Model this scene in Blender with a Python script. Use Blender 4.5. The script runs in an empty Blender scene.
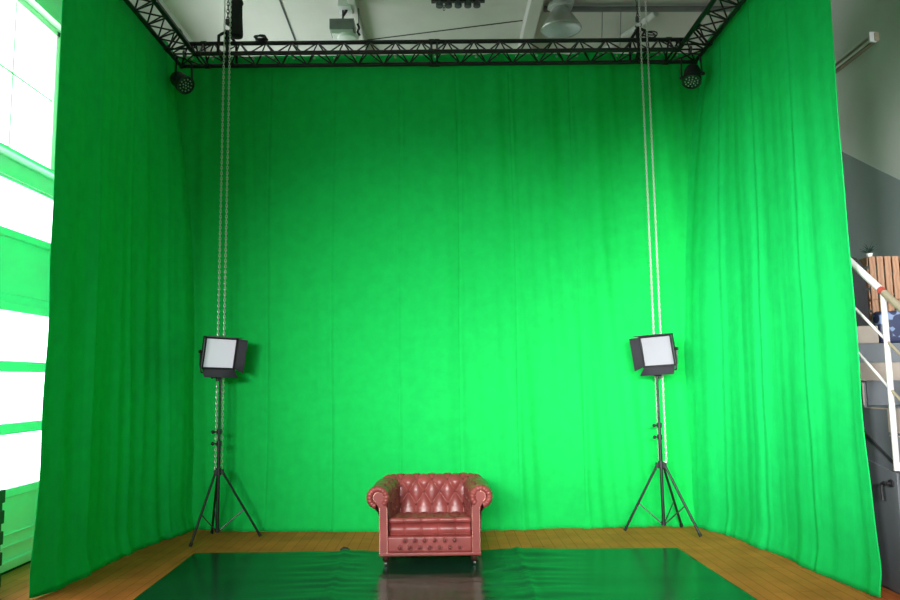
import bpy, math, random
from math import sin, cos, pi, radians, sqrt, exp
from mathutils import Vector, Matrix, noise

random.seed(7)
SC = bpy.context.scene
COL = SC.collection

# ------------------------------------------------------------------ materials
def new_mat(name):
    m = bpy.data.materials.new(name)
    m.use_nodes = True
    nt = m.node_tree
    return m, nt, nt.nodes['Principled BSDF']

def setp(b, **k):
    for n, v in k.items():
        n = n.replace('_', ' ')
        if n in b.inputs:
            b.inputs[n].default_value = v

def c4(c):
    return (c[0], c[1], c[2], 1)

def mat(name, col, rough=.5, metal=0, var=.12, scale=8, bump=0, bscale=60, coat=0, spec=.5, detail=4):
    """Painted / plain surface with a procedural tone variation and bump."""
    m, nt, b = new_mat(name)
    setp(b, Roughness=rough, Metallic=metal, Coat_Weight=coat, Coat_Roughness=.15, Specular_IOR_Level=spec)
    tc = nt.nodes.new('ShaderNodeTexCoord')
    n = nt.nodes.new('ShaderNodeTexNoise')
    n.inputs['Scale'].default_value = scale
    n.inputs['Detail'].default_value = detail
    nt.links.new(tc.outputs['Object'], n.inputs['Vector'])
    r = nt.nodes.new('ShaderNodeValToRGB')
    r.color_ramp.elements[0].position = .3
    r.color_ramp.elements[1].position = .7
    r.color_ramp.elements[0].color = c4([max(0, x * (1 - var)) for x in col])
    r.color_ramp.elements[1].color = c4([min(1, x * (1 + var)) for x in col])
    nt.links.new(n.outputs['Fac'], r.inputs['Fac'])
    nt.links.new(r.outputs['Color'], b.inputs['Base Color'])
    if bump:
        n2 = nt.nodes.new('ShaderNodeTexNoise')
        n2.inputs['Scale'].default_value = bscale
        n2.inputs['Detail'].default_value = 5
        nt.links.new(tc.outputs['Object'], n2.inputs['Vector'])
        bp = nt.nodes.new('ShaderNodeBump')
        bp.inputs['Strength'].default_value = bump
        bp.inputs['Distance'].default_value = .01
        nt.links.new(n2.outputs['Fac'], bp.inputs['Height'])
        nt.links.new(bp.outputs['Normal'], b.inputs['Normal'])
    return m

def mat_emit(name, col, strength):
    m, nt, b = new_mat(name)
    setp(b, Base_Color=c4(col), Roughness=.3, Emission_Color=c4(col), Emission_Strength=strength)
    return m

def mat_cloth(name, col, trans, sx, sy):
    """Chroma-key cotton: matt weave, fine crumple bump, some light through it."""
    m, nt, b = new_mat(name)
    N, L = nt.nodes, nt.links
    out = N['Material Output']
    tc = N.new('ShaderNodeTexCoord')
    mp = N.new('ShaderNodeMapping')
    mp.inputs['Scale'].default_value = (sx, sy, .07)
    L.new(tc.outputs['Object'], mp.inputs['Vector'])
    n1 = N.new('ShaderNodeTexNoise'); n1.inputs['Scale'].default_value = 7; n1.inputs['Detail'].default_value = 5
    n1.inputs['Distortion'].default_value = .15
    L.new(mp.outputs['Vector'], n1.inputs['Vector'])
    n2 = N.new('ShaderNodeTexNoise'); n2.inputs['Scale'].default_value = 9; n2.inputs['Detail'].default_value = 5
    L.new(tc.outputs['Object'], n2.inputs['Vector'])
    ad = N.new('ShaderNodeMath'); ad.operation = 'MULTIPLY_ADD'; ad.inputs[1].default_value = .16
    L.new(n2.outputs['Fac'], ad.inputs[0]); L.new(n1.outputs['Fac'], ad.inputs[2])
    bp = N.new('ShaderNodeBump'); bp.inputs['Strength'].default_value = .30; bp.inputs['Distance'].default_value = .03
    L.new(ad.outputs[0], bp.inputs['Height'])
    r = N.new('ShaderNodeValToRGB')
    r.color_ramp.elements[0].position = .3; r.color_ramp.elements[1].position = .7
    r.color_ramp.elements[0].color = c4([x * .94 for x in col]); r.color_ramp.elements[1].color = c4([min(1, x * 1.05) for x in col])
    L.new(n2.outputs['Fac'], r.inputs['Fac'])
    setp(b, Roughness=.9, Specular_IOR_Level=.12)
    L.new(r.outputs['Color'], b.inputs['Base Color']); L.new(bp.outputs['Normal'], b.inputs['Normal'])
    t = N.new('ShaderNodeBsdfTranslucent')
    L.new(r.outputs['Color'], t.inputs['Color'])
    mx = N.new('ShaderNodeMixShader'); mx.inputs[0].default_value = trans
    L.new(b.outputs[0], mx.inputs[1]); L.new(t.outputs[0], mx.inputs[2]); L.new(mx.outputs[0], out.inputs['Surface'])
    return m

def mat_floor(name):
    m, nt, b = new_mat(name)
    N, L = nt.nodes, nt.links
    tc = N.new('ShaderNodeTexCoord')
    mp = N.new('ShaderNodeMapping')
    mp.inputs['Rotation'].default_value = (0, 0, pi / 2)
    L.new(tc.outputs['Object'], mp.inputs['Vector'])
    br = N.new('ShaderNodeTexBrick')
    br.inputs['Color1'].default_value = c4((.80, .225, .06)); br.inputs['Color2'].default_value = c4((.70, .195, .052))
    br.inputs['Mortar'].default_value = c4((.30, .085, .022))
    br.inputs['Scale'].default_value = 1
    br.inputs['Mortar Size'].default_value = .0022
    br.inputs['Brick Width'].default_value = 1.4; br.inputs['Row Height'].default_value = .105
    L.new(mp.outputs['Vector'], br.inputs['Vector'])
    n = N.new('ShaderNodeTexNoise'); n.inputs['Scale'].default_value = 3; n.inputs['Detail'].default_value = 6
    L.new(tc.outputs['Object'], n.inputs['Vector'])
    r = N.new('ShaderNodeValToRGB')
    r.color_ramp.elements[0].position = .3; r.color_ramp.elements[1].position = .75
    r.color_ramp.elements[0].color = (.72, .72, .72, 1); r.color_ramp.elements[1].color = (1.05, 1.05, 1.05, 1)
    L.new(n.outputs['Fac'], r.inputs['Fac'])
    mx = N.new('ShaderNodeMix'); mx.data_type = 'RGBA'; mx.blend_type = 'MULTIPLY'; mx.inputs[0].default_value = 1
    L.new(br.outputs['Color'], mx.inputs[6]); L.new(r.outputs['Color'], mx.inputs[7])
    L.new(mx.outputs[2], b.inputs['Base Color'])
    setp(b, Roughness=.6, Specular_IOR_Level=.08)
    return m

def mat_wood(name, col, rough=.6):
    m, nt, b = new_mat(name)
    N, L = nt.nodes, nt.links
    tc = N.new('ShaderNodeTexCoord')
    w = N.new('ShaderNodeTexWave'); w.inputs['Scale'].default_value = 9; w.inputs['Distortion'].default_value = 6
    w.inputs['Detail'].default_value = 3
    L.new(tc.outputs['Object'], w.inputs['Vector'])
    r = N.new('ShaderNodeValToRGB')
    r.color_ramp.elements[0].color = c4([x * .7 for x in col]); r.color_ramp.elements[1].color = c4(col)
    L.new(w.outputs['Fac'], r.inputs['Fac']); L.new(r.outputs['Color'], b.inputs['Base Color'])
    setp(b, Roughness=rough)
    return m

def mat_bag(name):
    m, nt, b = new_mat(name)
    N, L = nt.nodes, nt.links
    tc = N.new('ShaderNodeTexCoord')
    v = N.new('ShaderNodeTexVoronoi'); v.inputs['Scale'].default_value = 17
    L.new(tc.outputs['Object'], v.inputs['Vector'])
    n = N.new('ShaderNodeTexNoise'); n.inputs['Scale'].default_value = 7; n.inputs['Detail'].default_value = 5
    L.new(tc.outputs['Object'], n.inputs['Vector'])
    mu = N.new('ShaderNodeMath'); mu.operation = 'MULTIPLY'
    L.new(v.outputs['Distance'], mu.inputs[0]); L.new(n.outputs['Fac'], mu.inputs[1])
    r = N.new('ShaderNodeValToRGB')
    r.color_ramp.elements[0].position = .33; r.color_ramp.elements[1].position = .36
    r.color_ramp.elements[0].color = c4((.022, .03, .075)); r.color_ramp.elements[1].color = c4((.16, .22, .36))
    L.new(mu.outputs[0], r.inputs['Fac']); L.new(r.outputs['Color'], b.inputs['Base Color'])
    setp(b, Roughness=.45)
    return m

GREEN = (.010, .62, .105)
M = {
    'cloth_back': mat_cloth('green_cotton_back', GREEN, .012, 1.0, 1.0),
    'cloth_side': mat_cloth('green_cotton_side', (.010, .65, .135), .06, 1.0, 1.0),
    'floor': mat_floor('brown_boards'),
    'vinyl': mat('dark_green_vinyl', (.010, .045, .028), rough=.2, var=.25, scale=2, bump=.03, bscale=9, spec=.36),
    'ceiling': mat('off_white_concrete', (.62, .63, .585), rough=.9, var=.06, scale=1.3, bump=.2, bscale=25),
    'wall': mat('pale_grey_paint', (.62, .64, .61), rough=.8, var=.06, scale=1.5, bump=.1),
    'dado': mat('blue_grey_paint', (.26, .30, .315), rough=.6, var=.06, scale=2, bump=.1),
    'white_wall': mat('white_plaster', (.72, .73, .71), rough=.85, var=.05, scale=2),
    'door_paint': mat('pale_door_paint', (.80, .86, .96), rough=.4, var=.03, scale=2),
    'pane': mat_emit('daylit_frosted_glass', (.95, .98, 1.0), 4.6),
    'rubber': mat('black_rubber', (.015, .015, .015), rough=.7),
    'grey': mat('grey_stair_paint', (.13, .145, .16), rough=.55, var=.12, scale=4, bump=.08),
    'beige': mat('beige_concrete', (.33, .285, .24), rough=.8, var=.08, scale=6, bump=.1),
    'white_metal': mat('white_enamel', (.80, .79, .76), rough=.35, var=.04),
    'khaki': mat('worn_tan_rail', (.33, .29, .2), rough=.5, var=.1),
    'red': mat('red_paint', (.38, .07, .05), rough=.5),
    'black_metal': mat('black_powder_coat', (.012, .012, .014), rough=.42, var=.2),
    'black_plastic': mat('black_plastic', (.02, .02, .023), rough=.5, var=.15),
    'dark_steel': mat('dark_steel', (.10, .105, .115), rough=.35, metal=.7, var=.1),
    'chrome': mat('bright_steel', (.74, .74, .72), rough=.35, metal=.35, var=.05),
    'door_blade': mat('anodised_black_sheet', (.038, .036, .046), rough=.45, var=.1),
    'diffuser_dim': mat('dim_lit_diffuser', (.8, .82, .9), rough=.35, var=.02, scale=3),
    'diffuser': mat('white_diffuser', (.40, .42, .46), rough=.6, spec=.2, var=.02, scale=3),
    'leather': mat('oxblood_leather', (.275, .057, .050), rough=.36, var=.22, scale=5, bump=.12, bscale=160, coat=.08, spec=.4),
    'leather_dark': mat('oxblood_leather_button', (.12, .022, .02), rough=.35, var=.15, coat=.2),
    'brass': mat('nail_brass', (.62, .36, .28), rough=.35, metal=.5, var=.1),
    'dark_wood': mat_wood('dark_turned_wood', (.05, .018, .012), .3),
    'crate_wood': mat_wood('crate_pine', (.33, .175, .10), .75),
    'pallet_wood': mat_wood('weathered_dark_wood', (.07, .058, .05), .85),
    'bag': mat_bag('navy_printed_sack'),
    'black_cloth': mat('black_fabric', (.016, .017, .018), rough=.9, var=.2, scale=12, bump=.2),
    'grey_metal': mat('grey_housing', (.20, .21, .21), rough=.5, var=.08),
    'pale_plastic': mat('pale_plastic', (.72, .74, .72), rough=.4, var=.04),
    'bay_glass': mat('pale_blue_reflector', (.52, .60, .61), rough=.16, metal=.55, var=.08, scale=6),
    'aluminium': mat('spun_aluminium', (.55, .56, .54), rough=.35, metal=.5, var=.06),
    'tube': mat('fluorescent_tube', (.75, .77, .74), rough=.3, var=.03),
    'leaf': mat('dark_green_needles', (.012, .035, .02), rough=.6, var=.3, scale=30),
    'seam': mat('dark_joint', (.06, .06, .05), rough=.9),
    'led': mat('led_lens', (.42, .44, .44), rough=.2, var=.1),
    'lens_dark': mat('dark_lens_plate', (.02, .022, .022), rough=.25),
    'floor_red': mat('red_brown_mat', (.16, .04, .03), rough=.7),
}

_b = M['diffuser_dim'].node_tree.nodes['Principled BSDF']      # the lamp near the shaded curtain glows faintly
setp(_b, Emission_Color=(.86, .9, 1, 1), Emission_Strength=.30)

# ------------------------------------------------------------------ mesh builder
class MB:
    def __init__(s):
        s.v = []; s.f = []; s.mi = []
        s.cur = 0
    def add(s, vs, fs, mtx=None):
        o = len(s.v)
        for p in vs:
            p = Vector(p)
            s.v.append(mtx @ p if mtx else p)
        for f in fs:
            s.f.append([i + o for i in f]); s.mi.append(s.cur)
        return s
    def box(s, c, d, mtx=None):
        x, y, z = d[0] / 2, d[1] / 2, d[2] / 2
        vs = [Vector(c) + Vector((a * x, b * y, e * z)) for a in (-1, 1) for b in (-1, 1) for e in (-1, 1)]
        return s.add(vs, [(0, 1, 3, 2), (4, 6, 7, 5), (0, 4, 5, 1), (2, 3, 7, 6), (0, 2, 6, 4), (1, 5, 7, 3)], mtx)
    def rbox(s, c, d, r, mtx=None, n=3):
        """box with rounded edges all round (superellipsoid-like shell of 6 grids)."""
        hx = [q / 2 - r for q in d]
        N = 2 * n + 2
        def ring(k):  # parameter -> (sign, angle offset) list
            return k
        vs = []; fs = []
        def pt(u, w):
            # direction on cube mapped
            return None
        ts = [-1 - 1e-9] 
        coords = []
        for i in range(n + 1): coords.append((-1, -1 + i / n))
        for i in range(n + 1): coords.append((1, i / n))
        # each face grid
        for ax in range(3):
            for sg in (-1, 1):
                o = len(vs)
                for (sa, ta) in coords:
                    for (sb, tb) in coords:
                        dv = [0, 0, 0]
                        dv[ax] = sg
                        dv[(ax + 1) % 3] = math.tan(ta * pi / 4); dv[(ax + 2) % 3] = math.tan(tb * pi / 4)
                        dd = Vector(dv).normalized() * r
                        p = [0, 0, 0]
                        p[ax] = sg * hx[ax]
                        p[(ax + 1) % 3] = sa * hx[(ax + 1) % 3]; p[(ax + 2) % 3] = sb * hx[(ax + 2) % 3]
                        vs.append(Vector(c) + Vector(p) + dd)
                K = len(coords)
                for i in range(K - 1):
                    for j in range(K - 1):
                        a, b_, c_, d_ = o + i * K + j, o + (i + 1) * K + j, o + (i + 1) * K + j + 1, o + i * K + j + 1
                        fs.append((a, b_, c_, d_) if sg > 0 else (a, d_, c_, b_))
        return s.add(vs, fs, mtx)
    def cyl(s, p0, p1, r0, r1=None, seg=10, cap=True):
        r1 = r0 if r1 is None else r1
        p0, p1 = Vector(p0), Vector(p1)
        d = (p1 - p0)
        if d.length < 1e-7: return s
        q = d.to_track_quat('Z', 'Y')
        vs = []
        for p, r in ((p0, r0), (p1, r1)):
            for k in range(seg):
                a = 2 * pi * k / seg
                vs.append(p + q @ Vector((r * cos(a), r * sin(a), 0)))
        fs = [(k, (k + 1) % seg, seg + (k + 1) % seg, seg + k) for k in range(seg)]
        if cap: fs += [tuple(range(seg - 1, -1, -1)), tuple(range(seg, 2 * seg))]
        return s.add(vs, fs)
    def tube(s, pts, r, seg=8, closed=False):
        pts = [Vector(p) for p in pts]
        n = len(pts); vs = []
        up = None
        for i, p in enumerate(pts):
            if closed: t = (pts[(i + 1) % n] - pts[i - 1]).normalized()
            else: t = (pts[min(i + 1, n - 1)] - pts[max(i - 1, 0)]).normalized()
            if up is None:
                up = t.orthogonal().normalized()
            up = (up - t * up.dot(t))
            up = up.normalized() if up.length > 1e-6 else t.orthogonal().normalized()
            b = t.cross(up)
            rr = r[i] if isinstance(r, (list, tuple)) else r
            for k in range(seg):
                a = 2 * pi * k / seg
                vs.append(p + up * (rr * cos(a)) + b * (rr * sin(a)))
        fs = []
        for i in range(n if closed else n - 1):
            j = (i + 1) % n
            for k in range(seg):
                l = (k + 1) % seg
                fs.append((i * seg + k, i * seg + l, j * seg + l, j * seg + k))
        if not closed:
            fs.append(tuple(range(seg - 1, -1, -1))); fs.append(tuple((n - 1) * seg + k for k in range(seg)))
        return s.add(vs, fs)
    def lathe(s, prof, seg=20, mtx=None):
        vs = []; fs = []
        for (r, z) in prof:
            for k in range(seg):
                a = 2 * pi * k / seg
                vs.append((r * cos(a), r * sin(a), z))
        n = len(prof)
        for i in range(n - 1):
            for k in range(seg):
                l = (k + 1) % seg
                fs.append((i * seg + k, i * seg + l, (i + 1) * seg + l, (i + 1) * seg + k))
        fs.append(tuple(range(seg - 1, -1, -1))); fs.append(tuple((n - 1) * seg + k for k in range(seg)))
        return s.add(vs, fs, mtx)
    def ball(s, c, r, sc=(1, 1, 1), seg=10, rings=6, mtx=None):
        prof = []
        vs = []; fs = []
        c = Vector(c)
        for i in range(rings + 1):
            th = -pi / 2 + pi * i / rings
            for k in range(seg):
                a = 2 * pi * k / seg
                vs.append(c + Vector((r * sc[0] * cos(th) * cos(a), r * sc[1] * cos(th) * sin(a), r * sc[2] * sin(th))))
        for i in range(rings):
            for k in range(seg):
                l = (k + 1) % seg
                fs.append((i * seg + k, i * seg + l, (i + 1) * seg + l, (i + 1) * seg + k))
        return s.add(vs, fs, mtx)
    def prism(s, poly, a0, a1, axis='x'):
        """polygon extruded: axis x -> poly is (y,z); y -> (x,z); z -> (x,y)."""
        def P(p, a):
            return {'x': (a, p[0], p[1]), 'y': (p[0], a, p[1]), 'z': (p[0], p[1], a)}[axis]
        n = len(poly)
        vs = [P(p, a0) for p in poly] + [P(p, a1) for p in poly]
        fs = [(i, (i + 1) % n, n + (i + 1) % n, n + i) for i in range(n)] + [tuple(range(n - 1, -1, -1)), tuple(range(n, 2 * n))]
        return s.add(vs, fs)
    def grid(s, f, nu, nv, closed_u=False):
        vs = [f(i / nu, j / nv) for i in range(nu + 1) for j in range(nv + 1)]
        K = nv + 1
        fs = [(i * K + j, (i + 1) * K + j, (i + 1) * K + j + 1, i * K + j + 1) for i in range(nu) for j in range(nv)]
        return s.add(vs, fs)
    def build(s, name, mats, parent=None, bevel=0, smooth=40, solid=0, fix=True):
        me = bpy.data.meshes.new(name)
        me.from_pydata([tuple(p) for p in s.v], [], s.f)
        mats = mats if isinstance(mats, (list, tuple)) else [mats]
        for m in mats: me.materials.append(M[m] if isinstance(m, str) else m)
        me.polygons.foreach_set('material_index', s.mi)
        me.update()
        if fix:
            import bmesh
            bm = bmesh.new(); bm.from_mesh(me)
            bmesh.ops.remove_doubles(bm, verts=bm.verts, dist=1e-6)
            bmesh.ops.recalc_face_normals(bm, faces=bm.faces)
            bm.to_mesh(me); bm.free()
        if smooth:
            me.polygons.foreach_set('use_smooth', [True] * len(me.polygons))
            me.set_sharp_from_angle(angle=radians(smooth))
        o = bpy.data.objects.new(name, me); COL.objects.link(o)
        if parent: o.parent = parent
        if bevel:
            b = o.modifiers.new('edge', 'BEVEL'); b.width = bevel; b.segments = 2; b.limit_method = 'ANGLE'
        if solid:
            b = o.modifiers.new('thickness', 'SOLIDIFY'); b.thickness = solid; b.offset = 0
        return o

def tag(o, label, cat, group=None):
    o['label'] = label; o['category'] = cat
    if group: o['group'] = group
    return o
def thing(name, label, cat, loc=(0, 0, 0), rz=0, group=None):
    o = bpy.data.objects.new(name, None); COL.objects.link(o)
    o.empty_display_size = .1
    o.location = loc; o.rotation_euler = (0, 0, rz)
    return tag(o, label, cat, group)
def structure(o):
    o['kind'] = 'structure'; return o

# ------------------------------------------------------------------ camera
p, y, r = radians(6.25), radians(.65), radians(-.8)
fwd = Vector((sin(y) * cos(p), cos(y) * cos(p), sin(p)))
right = Vector((cos(y), -sin(y), 0))
up = right.cross(fwd)
r2 = right * cos(r) + up * sin(r); u2 = up * cos(r) - right * sin(r)
cam = bpy.data.cameras.new('camera'); co = bpy.data.objects.new('camera', cam); COL.objects.link(co)
co.matrix_world = Matrix(((r2.x, u2.x, -fwd.x, 0), (r2.y, u2.y, -fwd.y, 0), (r2.z, u2.z, -fwd.z, 1.6), (0, 0, 0, 1)))
cam.sensor_width = 36; cam.lens = 730 * 36 / 900
cam.clip_start = .05
SC.camera = co

# ------------------------------------------------------------------ room shell
XL, XR, YB, ZC = -3.75, 4.5, 12.5, 6.8
YF = -3.0
structure(MB().box(((XL + XR) / 2, (YF + YB) / 2, -.05), (XR - XL + .6, YB - YF, .1)).build('floor', 'floor', smooth=0))
structure(MB().box(((XL + XR) / 2, (YF + YB) / 2, ZC + .1), (XR - XL + .6, YB - YF, .2)).build('ceiling', 'ceiling', smooth=0))
structure(MB().box(((XL + XR) / 2, YB + .1, ZC / 2), (XR - XL + .6, .2, ZC)).build('wall_back', 'white_wall', smooth=0))
# right wall: blue-grey dado painted parallel to the stair, pale grey above
wr = MB()
wr.box((XR + .1, (YF + YB) / 2, ZC / 2), (.2, YB - YF, ZC))
structure(wr.build('wall_right', 'wall', smooth=0))
sl = (4.069 - 3.484) / (7.878 - 6.932)
dd = MB().prism([(YF, 0), (YB, 0), (YB, 4.2), (8.09, 4.2), (2.0, 4.2 - sl * 6.09), (YF, 1.0)], XR - .004, XR + .01, 'x')
structure(dd.build('trim_1', 'dado', smooth=0))
# left wall with door and window openings
DY0, DY1, DZ = 3.6, 7.30, 3.42        # sectional door opening
WY0, WY1, WZ0, WZ1 = 4.25, 7.12, 3.60, 5.16
wl = MB()
def wbox(y0, y1, z0, z1): wl.box((XL - .15, (y0 + y1) / 2, (z0 + z1) / 2), (.3, y1 - y0, z1 - z0))
V0, V1 = 8.7, 12.2                    # added high window, unseen beyond the green curtains, brightens the ceiling
wbox(YF, DY0, 0, ZC); wbox(DY1, V0, 0, ZC); wbox(DY0, DY1, WZ1, ZC); wbox(WY1, DY1, DZ, WZ1); wbox(DY0, WY0, DZ, WZ1); wbox(WY0, WY1, DZ, WZ0)
wbox(V0, V1, 0, 3.2); wbox(V0, V1, 5.8, ZC); wbox(V1, YB, 0, ZC)
structure(wl.build('wall_left', 'white_wall', smooth=0))
# sectional door: rails, solid panels and frosted panes
door = bpy.data.objects.new('door_1', None); COL.objects.link(door); structure(door)
xd = XL - .05
rails = [(3.39, 3.42 + .0), (2.90, 2.97), (2.25, 2.33), (1.72, 1.82), (1.18, 1.28), (.64, .72), (0.02, .10)]
for z0, z1 in rails:
    MB().box((xd, (DY0 + DY1) / 2, (z0 + z1) / 2), (.07, DY1 - DY0, z1 - z0)).build('rail', 'door_paint', door, bevel=.008)
for z0, z1 in ((2.33, 2.90), (.10, .64)):
    g = MB(); g.box((xd - .01, (DY0 + DY1) / 2, (z0 + z1) / 2), (.03, DY1 - DY0, z1 - z0))
    for q in (.12, .22) if z0 < 1 else (.08,):
        g.box((xd + .01, (DY0 + DY1) / 2, z0 + q), (.02, DY1 - DY0, .012))
    g.build('panel', 'door_paint', door, bevel=.004)
npan = 3
for z0, z1 in ((2.97, 3.39), (1.82, 2.25), (1.28, 1.72), (.72, 1.18)):
    for k in range(npan):
        y0 = DY0 + (DY1 - DY0) * k / npan; y1 = DY0 + (DY1 - DY0) * (k + 1) / npan
        MB().box((xd - .02, (y0 + y1) / 2, (z0 + z1) / 2), (.012, y1 - y0 - .03, z1 - z0)).build('pane', 'pane', door, smooth=0)
for k in range(npan + 1):
    yy = DY0 + (DY1 - DY0) * k / npan
    MB().box((xd - .015, yy, DZ / 2), (.05, .05, DZ)).build('stile', 'door_paint', door, bevel=.004)
MB().box((xd, (DY0 + DY1) / 2, .012), (.05, DY1 - DY0, .024)).build('bottom_seal', 'rubber', door)
# high windows: one above the door, one added unseen beyond the curtains
def high_window(name, y0, y1, WZ0, WZ1, n):
    win = bpy.data.objects.new(name, None); COL.objects.link(win); structure(win)
    xw = XL - .13
    fr = MB()
    fr.box((xw, (y0 + y1) / 2, WZ0 + .03), (.08, y1 - y0, .06)); fr.box((xw, (y0 + y1) / 2, WZ1 - .03), (.08, y1 - y0, .06))
    fr.box((xw, y0 + .03, (WZ0 + WZ1) / 2), (.08, .06, WZ1 - WZ0)); fr.box((xw, y1 - .03, (WZ0 + WZ1) / 2), (.08, .06, WZ1 - WZ0))
    fr.build('window_frame', 'white_metal', win, bevel=.006)
    wys = [y0 + (y1 - y0) * k / n for k in range(1, n)]
    mu = MB()
    for yy in wys: mu.box((xw, yy, (WZ0 + WZ1) / 2), (.03, .018, WZ1 - WZ0 - .1))
    mu.box((xw, (y0 + y1) / 2, 4.42), (.03, y1 - y0 - .1, .018))
    mu.build('muntins', 'white_metal', win)
    ed = [y0] + wys + [y1]
    for k in range(n):
        for z0, z1 in ((WZ0 + .05, 4.41), (4.43, WZ1 - .05)):
            MB().box((xw - .02, (ed[k] + ed[k + 1]) / 2, (z0 + z1) / 2), (.01, ed[k + 1] - ed[k] - .02, z1 - z0)).build('pane', 'pane', win, smooth=0)
    MB().box((XL + .0, (y0 + y1) / 2, WZ0 - .015), (.26, y1 - y0, .03)).build('window_sill', 'door_paint', win, bevel=.006)
    MB().box((XL + .06, (y0 + y1) / 2, WZ0 + .006), (.10, y1 - y0, .012)).build('sill_strip', 'rubber', win)
high_window('window_1', WY0, WY1, WZ0, WZ1, 4)
high_window('window_unseen_fill', V0, V1, 3.2, 5.8, 5)

# ceiling ribs and joints
structure(MB().box((-1.16, (YF + YB) / 2, ZC - .07), (.10, YB - YF, .14)).build('trim_2', 'ceiling', bevel=.01))
structure(MB().box((1.33, (YF + YB) / 2, ZC - .09), (.18, YB - YF, .18)).build('trim_3', 'ceiling', bevel=.01))
def seam(a, b, w, name):
    a, b = Vector(a), Vector(b); d = (b - a).normalized(); n = Vector((-d.y, d.x, 0)) * w
    structure(MB().add([a - n, a + n, b + n, b - n, *[q - Vector((0, 0, .006)) for q in (a - n, a + n, b + n, b - n)]],
        [(0, 1, 2, 3), (7, 6, 5, 4), (0, 4, 5, 1), (1, 5, 6, 2), (2, 6, 7, 3), (3, 7, 4, 0)]).build(name, 'seam', smooth=0))
seam((-1.09, 10.70, ZC), (1.23, 10.13, ZC), .012, 'trim_4')
# steel bracing on the right of the ceiling
tag(MB().cyl((1.48, 9.7, 6.74), (4.48, 9.74, 6.74), .04).build('ceiling_pipe', 'grey_metal'), 'grey steel pipe running under the ceiling right of the bay lamp', 'pipe')
tag(MB().cyl((3.10, 9.85, 6.745), (2.55, 11.2, 6.745), .05).build('diagonal_strut', 'wall'), 'pale diagonal strut on the ceiling behind the grey pipe', 'strut')
for xx, t in ((2.30, 'thin wire on the ceiling, nearer the bay lamp, behind the truss'), (2.56, 'thin wire on the ceiling crossing the foot of the diagonal strut')):
    tag(MB().cyl((xx, 9.70, 6.693), (xx * 1.09, 10.7, 6.688), .007, seg=6).build('ceiling_wire', 'grey_metal'), t, 'wire', 'wires below the ceiling pipe')

# ------------------------------------------------------------------ green curtains
def interp(tab, t):
    if t <= tab[0][0]: return tab[0][1]
    for (a, va), (b, vb) in zip(tab, tab[1:]):
        if t <= b:
            k = (t - a) / (b - a); k = k * k * (3 - 2 * k) * .5 + k * .5
            return va + (vb - va) * k
    return tab[-1][1]
ZT = 5.40
SEAMS = [-1.96, -1.23, -.47, .2, .83, 1.54]
def back_f(u, v):
    x = -2.99 - .14 * v + u * (2.90 + 2.99 + .30 * v)
    z = .0015 + v * (ZT - .0015)
    yt = 8.21
    yb = interp([(-2.9, 8.36), (-2.3, 8.22), (-1, 8.08), (0, 8.00), (1, 8.05), (2, 8.09), (2.8, 8.07)], x)
    k = v ** .8
    yy = yb + (yt - yb) * k
    amp = .012 + .016 * max(0, min(1, (x + .2) / 1.2)) + .01 * max(0, min(1, (-1.6 - x)))
    w = noise.noise(Vector((x * 3.1 + .25 * sin(z * .7), z * .22, 1.7))) + .55 * noise.noise(Vector((x * 9 + .3 * z, z * .35, 4.1)))
    yy += amp * 2.1 * w * (1.12 - .45 * v)
    yy += .016 * noise.noise(Vector((x * 2.2 + z * 1.1, z * 1.5 - x * .6, 9.2))) * (1 - v * .8)
    yy += .02 * exp(-z / .8) * noise.noise(Vector((x * 3.1 - z * 2.2, z * 2.5 + x, 5.2)))
    for i, sx in enumerate(SEAMS):
        d = x - sx - .012 * sin(z * 1.3 + i)
        yy += .009 * exp(-(d / .011) ** 2) - .005 * exp(-((d - .03) / .022) ** 2)
        yy += .005 * exp(-(d / .09) ** 2) * noise.noise(Vector((x * 20, z * 5, i)))
    # hem drape where the cloth meets the floor
    h = exp(-(z / .16) ** 2)
    yy -= h * (.03 + .05 * (.5 + .5 * noise.noise(Vector((x * 2.2, 0, 3)))))
    if z < .3: z = max(.003, z - .0)
    return Vector((x, yy, z))
def curtain(name, f, nu, nv, m, label, eyelets):
    root = MB().grid(f, nu, nv).build(name, m, solid=.004, smooth=180, fix=False)
    tag(root, label, 'curtain', 'green screen curtains')
    for u in eyelets:
        a = f(u, 1 - .03 / ZT)
        b = MB()
        n = (f(u + .002, .99) - f(u - .002, .99)).normalized().cross(Vector((0, 0, 1)))
        q = n.to_track_quat('Z', 'Y').to_matrix().to_4x4()
        pr = [(.009 + .006 * cos(t), .008 * sin(t)) for t in [2 * pi * k / 8 for k in range(9)]]
        b.lathe(pr, 10, Matrix.Translation(a) @ q)
        b.build('eyelet', 'chrome', root)
    return root
curtain('green_curtain', back_f, 640, 120, 'cloth_back', 'wide bright green curtain hanging behind the armchair and both tripod lamps', [.04 + .92 * k / 24 for k in range(25)])

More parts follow.
